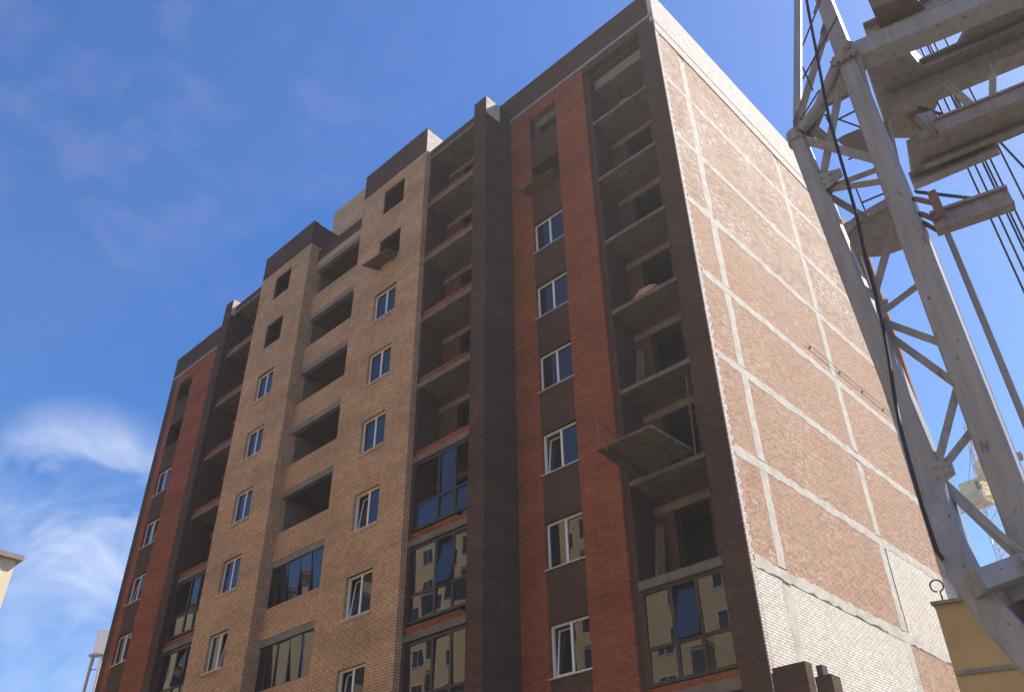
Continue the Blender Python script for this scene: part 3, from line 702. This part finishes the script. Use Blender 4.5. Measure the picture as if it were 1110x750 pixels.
# ------------------------------------------------------------------ second crane far behind
D2 = 95
def fp(u, v): return at(u, v, D2)
pc = fp(1063, 535)
S = thing('tower_crane', 'small distant lattice tower crane with a pale yellow cab, behind the near crane leg', 'crane', (pc.x, pc.y, G0))
def lattice(p, q, w, name, mat='mast_pale', n=10, r=.06, up=(0, 0, 1)):
    p, q = Vector(p), Vector(q); d = (q-p).normalized(); a = d.cross(Vector(up))
    if a.length < .1: a = d.cross(Vector((1, 0, 0)))
    a.normalize(); c = a.cross(d); m = MB(); cs = [a*w/2+c*w/2, -a*w/2+c*w/2, -a*w/2-c*w/2, a*w/2-c*w/2]
    for o in cs: m.tube([p+o, q+o], r, 5)
    for k in range(n):
        s0, s1 = p.lerp(q, k/n), p.lerp(q, (k+1)/n)
        for j in range(4):
            o0, o1 = cs[j], cs[(j+1) % 4]
            if k % 2: o0, o1 = o1, o0
            m.tube([s0+o0, s1+o1], r*.65, 4); m.tube([s0+cs[j], s0+cs[(j+1) % 4]], r*.6, 4)
    return m.build(name, mat, S)
pm = fp(1078, 560)
lattice((pm.x, pm.y, G0), pm+Vector((0, 0, .5)), 1.9, 'mast', n=22)
cb = pm+Vector((0, 0, .3))
ca = RT.copy(); ca.z = 0; ca.normalize(); cf = Vector((-ca.y, ca.x, 0))
def obox(c, a, b_, w, d, z0, z1): return MB().prism([c-a*w/2-b_*d/2+Vector((0, 0, z0)), c+a*w/2-b_*d/2+Vector((0, 0, z0)), c+a*w/2+b_*d/2+Vector((0, 0, z0)), c-a*w/2+b_*d/2+Vector((0, 0, z0))], (0, 0, z1-z0))
cc = fp(1062, 545); obox(cc, (ca*.8+cf*.6).normalized(), (cf*.8-ca*.6).normalized(), 2.4, 2.2, -.2, 2.3).build('cab', 'cab_yellow', S)
obox(cc-cf*1.5-ca*.35, ca, cf, .5, .1, .9, 1.9).build('cab_window', 'glass', S)
lattice(pm+Vector((0, 0, .4)), fp(1054, 458), 1.5, 'tower_head', n=9)
lattice(fp(1058, 540), fp(1030, 562)-cf*3, 1.3, 'jib', n=8)
obox(fp(1068, 512), ca, cf, 1.2, 1.0, -.8, 1.4).build('machine_box', 'cab_yellow', S)
MB().tube([fp(1056, 460), fp(1010, 520)], .03, 4).build('stay_rope', 'rope', S)
MB().tube([fp(1054, 460), fp(1050, 525)], .03, 4).build('stay_rope', 'rope', S)
MB().tube([fp(1090, 480), fp(1112, 500)], .04, 4).build('stay_rope', 'rope', S)
MB().tube([fp(1094, 497), fp(1106, 494)], .55, 10).build('sheave', 'rust', S, True)

# ------------------------------------------------------------------ left edge: pole with white cabinet, cream building
q = at(98, 751, 62); A = thing('equipment_pole', 'white equipment cabinet on a grey twin pole, beyond the left end of the block', 'pole', (q.x, q.y, G0))
t0, t1 = at(106, 711, 62), at(109, 688, 62)
for s in (-.32, .32): MB().tube([Vector((t0.x, t0.y, G0))+RT*s, t0+RT*s], .13, 10).build('pole', 'pole_grey' if s < 0 else 'white_metal', A, True)
MB().bar(t0+RT*-.6+Vector((0, 0, .05)), t0+RT*.6+Vector((0, 0, .05)), .3, .18).build('bracket', 'pole_grey', A)
cc = Vector((t0.x, t0.y, t0.z+.1)); obox(cc, Vector((.35, .94, 0)).normalized(), Vector((-.94, .35, 0)).normalized(), .75, .75, .0, 1.75).build('cabinet', 'white_metal', A, bevel=.03)
for k in range(1, 14, 2):
    p = Vector((t0.x, t0.y, t0.z-k*.9)); MB().bar(p-RT*.35, p+RT*.35, .06, .06).build('rung', 'pole_grey', A)

def block(name, label, x0, x1, y0, y1, ztop, mat, facades, zrows, bays, cat='building', roofmat='roof_edge'):
    """plain finished apartment block; facades: list of ('x'|'y', plane) faces that get windows"""
    t = thing(name, label, cat, ((x0+x1)/2, (y0+y1)/2, G0))
    box(x0, x1, y0, y1, G0, ztop).build('wall', mat, t)
    box(x0-.35, x1+.35, y0-.35, y1+.35, ztop+.003, ztop+.35).build('roof', roofmat, t)
    for ax, pl, sgn in facades:
        a0, a1 = (y0, y1) if ax == 'x' else (x0, x1)
        for kind, off, w, h in bays:
            for z in zrows:
                aa, ab, za, zb2 = a0+off, a0+off+w, z, z+h
                if ab > a1: continue
                def bx(a, c, d0, d1, z0, z1):
                    lo, hi = sorted((pl+sgn*d0, pl+sgn*d1))
                    return box(lo, hi, a, c, z0, z1) if ax == 'x' else box(a, c, lo, hi, z0, z1)
                if kind == 'w':
                    o = bx(aa, ab, .003, .05, za, zb2).build('window', 'white_metal', t)
                    n = max(2, round(w/.9))
                    for k in range(n): bx(aa+.07+k*(w-.07)/n, aa+(k+1)*(w-.07)/n, .052, .062, za+.07, zb2-.07).build('pane', 'glass', o)
                else:
                    o = bx(aa, ab, .003, 1.1, za-1.0, za).build('balcony', mat, t)
                    bx(aa+.05, ab-.05, .006, 1.02, za+.003, zb2).build('balcony_glazing', 'glass', o)
                    bx(aa-.03, ab+.03, .006, 1.13, zb2+.003, zb2+.15).build('balcony_roof', 'ledge_white', o)
    return t
# cream neighbour whose corner shows at the left edge
c0 = at(19, 603, 60)
t = block('cream_building', 'cream painted apartment house with a brown roof edge, its corner just inside the left edge', c0.x-14, c0.x, c0.y-26, c0.y, c0.z-.3, 'cream_plaster', [('x', c0.x, 1), ('y', c0.y, 1)],
      [c0.z-2.4-3*k for k in range(8)], [('w', 23.0, 2.2, 1.6), ('w', 17.5, 1.6, 1.6), ('w', 12, 2.2, 1.6), ('w', 6, 1.6, 1.6)])
# sunlit block across the street, seen only as reflections in the glazing
bays = []
for k in range(9):
    o_ = 1.2+k*8.2; bays += [('w', o_, 1.6, 1.5), ('b', o_+3.0, 3.0, 1.7)]
block('cream_building', 'long sunlit cream apartment block across the street, showing only as reflections in the windows', -62, 14, -52, -36, 19.2, 'cream_brick', [('y', -36, 1)], [-14+3*k for k in range(11)], bays)

# ------------------------------------------------------------------ ground and sky
g = MB(); g.quad((-600, -600, G0), (600, -600, G0), (600, 600, G0), (-600, 600, G0)); tag(g.build('ground', 'dirt'), kind='structure')
g = MB(); g.quad((-590, -28, G0+.004), (590, -28, G0+.004), (590, -21, G0+.004), (-590, -21, G0+.004)); tag(g.build('road', 'asphalt'), kind='structure')

EL, AZ = math.radians(50), math.radians(28)      # azimuth from +y towards +x
SD = Vector((math.sin(AZ)*math.cos(EL), math.cos(AZ)*math.cos(EL), math.sin(EL)))
sl = bpy.data.lights.new('sun', 'SUN'); sl.energy = 5.0; sl.angle = math.radians(.53); sl.color = (1, .925, .81)
so = bpy.data.objects.new('sun', sl); COL.objects.link(so); so.rotation_euler = (-SD).to_track_quat('-Z', 'Y').to_euler(); so.location = (20, 20, 60)
W_ = bpy.data.worlds.new('World'); sc.world = W_; W_.use_nodes = True; nt = W_.node_tree
bg = nt.nodes['Background']; bg.inputs['Strength'].default_value = .10
sky = N(nt, 'ShaderNodeTexSky', sky_type='NISHITA'); sky.sun_disc = False; sky.sun_elevation = EL; sky.sun_rotation = AZ
sky.air_density = 1.0; sky.dust_density = .5; sky.ozone_density = 3.0; sky.altitude = 200
tc = N(nt, 'ShaderNodeTexCoord').outputs['Generated']
def dirmask(u, v, inner, outer):
    d = (RT*((u-555)/FPX) - UP*((v-375)/FPX) + FW).normalized()
    dp = N(nt, 'ShaderNodeVectorMath', operation='DOT_PRODUCT'); nt.links.new(tc, dp.inputs[0]); dp.inputs[1].default_value = d
    r = N(nt, 'ShaderNodeMapRange'); r.interpolation_type = 'SMOOTHSTEP'
    r.inputs[1].default_value = math.cos(math.radians(outer)); r.inputs[2].default_value = math.cos(math.radians(inner))
    nt.links.new(dp.outputs['Value'], r.inputs[0]); return r.outputs[0]
def mul(a, b_):
    n = N(nt, 'ShaderNodeMath', operation='MULTIPLY')
    for s, v in zip(n.inputs, (a, b_)):
        if isinstance(v, (int, float)): s.default_value = v
        else: nt.links.new(v, s)
    return n.outputs[0]
def mx(a, b_):
    n = N(nt, 'ShaderNodeMath', operation='MAXIMUM'); nt.links.new(a, n.inputs[0]); nt.links.new(b_, n.inputs[1]); return n.outputs[0]
mp = N(nt, 'ShaderNodeMapping'); mp.inputs['Scale'].default_value = (1, 1, 1.5); nt.links.new(tc, mp.inputs[0])
def wn(scale, lo, hi, detail=7, dist=.6):
    n = N(nt, 'ShaderNodeTexNoise'); n.inputs['Scale'].default_value = scale; n.inputs['Detail'].default_value = detail; n.inputs['Roughness'].default_value = .55
    n.inputs['Distortion'].default_value = dist; nt.links.new(mp.outputs[0], n.inputs['Vector'])
    r = N(nt, 'ShaderNodeMapRange'); r.inputs[1].default_value = lo; r.inputs[2].default_value = hi; nt.links.new(n.outputs['Fac'], r.inputs[0]); return r.outputs[0]
low = mx(mul(dirmask(80, 560, .2, 7.5), wn(8, .36, .66, 12, .5)), mul(dirmask(30, 640, 1, 10), mul(wn(9, .40, .74, 10, .4), .55)))
wisps = mul(mul(dirmask(190, 110, 4, 17), wn(17, .47, .80, 4, .3)), .26)
far = mul(wn(3.2, .52, .85), .5)
cl = mul(low, .78)
mxn = N(nt, 'ShaderNodeMix', data_type='RGBA'); nt.links.new(cl, mxn.inputs[0]); nt.links.new(sky.outputs[0], mxn.inputs[6]); mxn.inputs[7].default_value = (5.2, 5.5, 6.2, 1)
mx2 = N(nt, 'ShaderNodeMix', data_type='RGBA'); nt.links.new(wisps, mx2.inputs[0]); nt.links.new(mxn.outputs[2], mx2.inputs[6]); mx2.inputs[7].default_value = (2.0, 1.9, 3.6, 1)
nt.links.new(mx2.outputs[2], bg.inputs['Color'])
hs = N(nt, 'ShaderNodeHueSaturation'); hs.inputs['Saturation'].default_value = 1.30; hs.inputs['Hue'].default_value = .509; hs.inputs['Value'].default_value = 1.02; nt.links.new(sky.outputs[0], hs.inputs['Color']); nt.links.new(hs.outputs[0], mxn.inputs[6])

m, nt2, b = newmat('lens_veil_haze'); nt2.nodes.remove(b)  # thin volume added to lift the darks like a lens-flare veil
pv = N(nt2, 'ShaderNodeVolumePrincipled'); pv.inputs['Color'].default_value = (.97, .92, .86, 1); pv.inputs['Density'].default_value = .00105; pv.inputs['Anisotropy'].default_value = .25
nt2.links.new(pv.outputs[0], nt2.nodes['Material Output'].inputs['Volume'])
tag(box(-620, 620, -620, 620, G0-1, 21).build('lens_veil_haze', 'lens_veil_haze'), kind='stuff')
vs = sc.view_settings; vs.view_transform = 'Standard'; vs.look = 'None'; vs.gamma = 1; vs.exposure = 1.0; vs.use_curve_mapping = False
sc.cycles.max_bounces = 6; sc.cycles.diffuse_bounces = 4; sc.cycles.glossy_bounces = 3
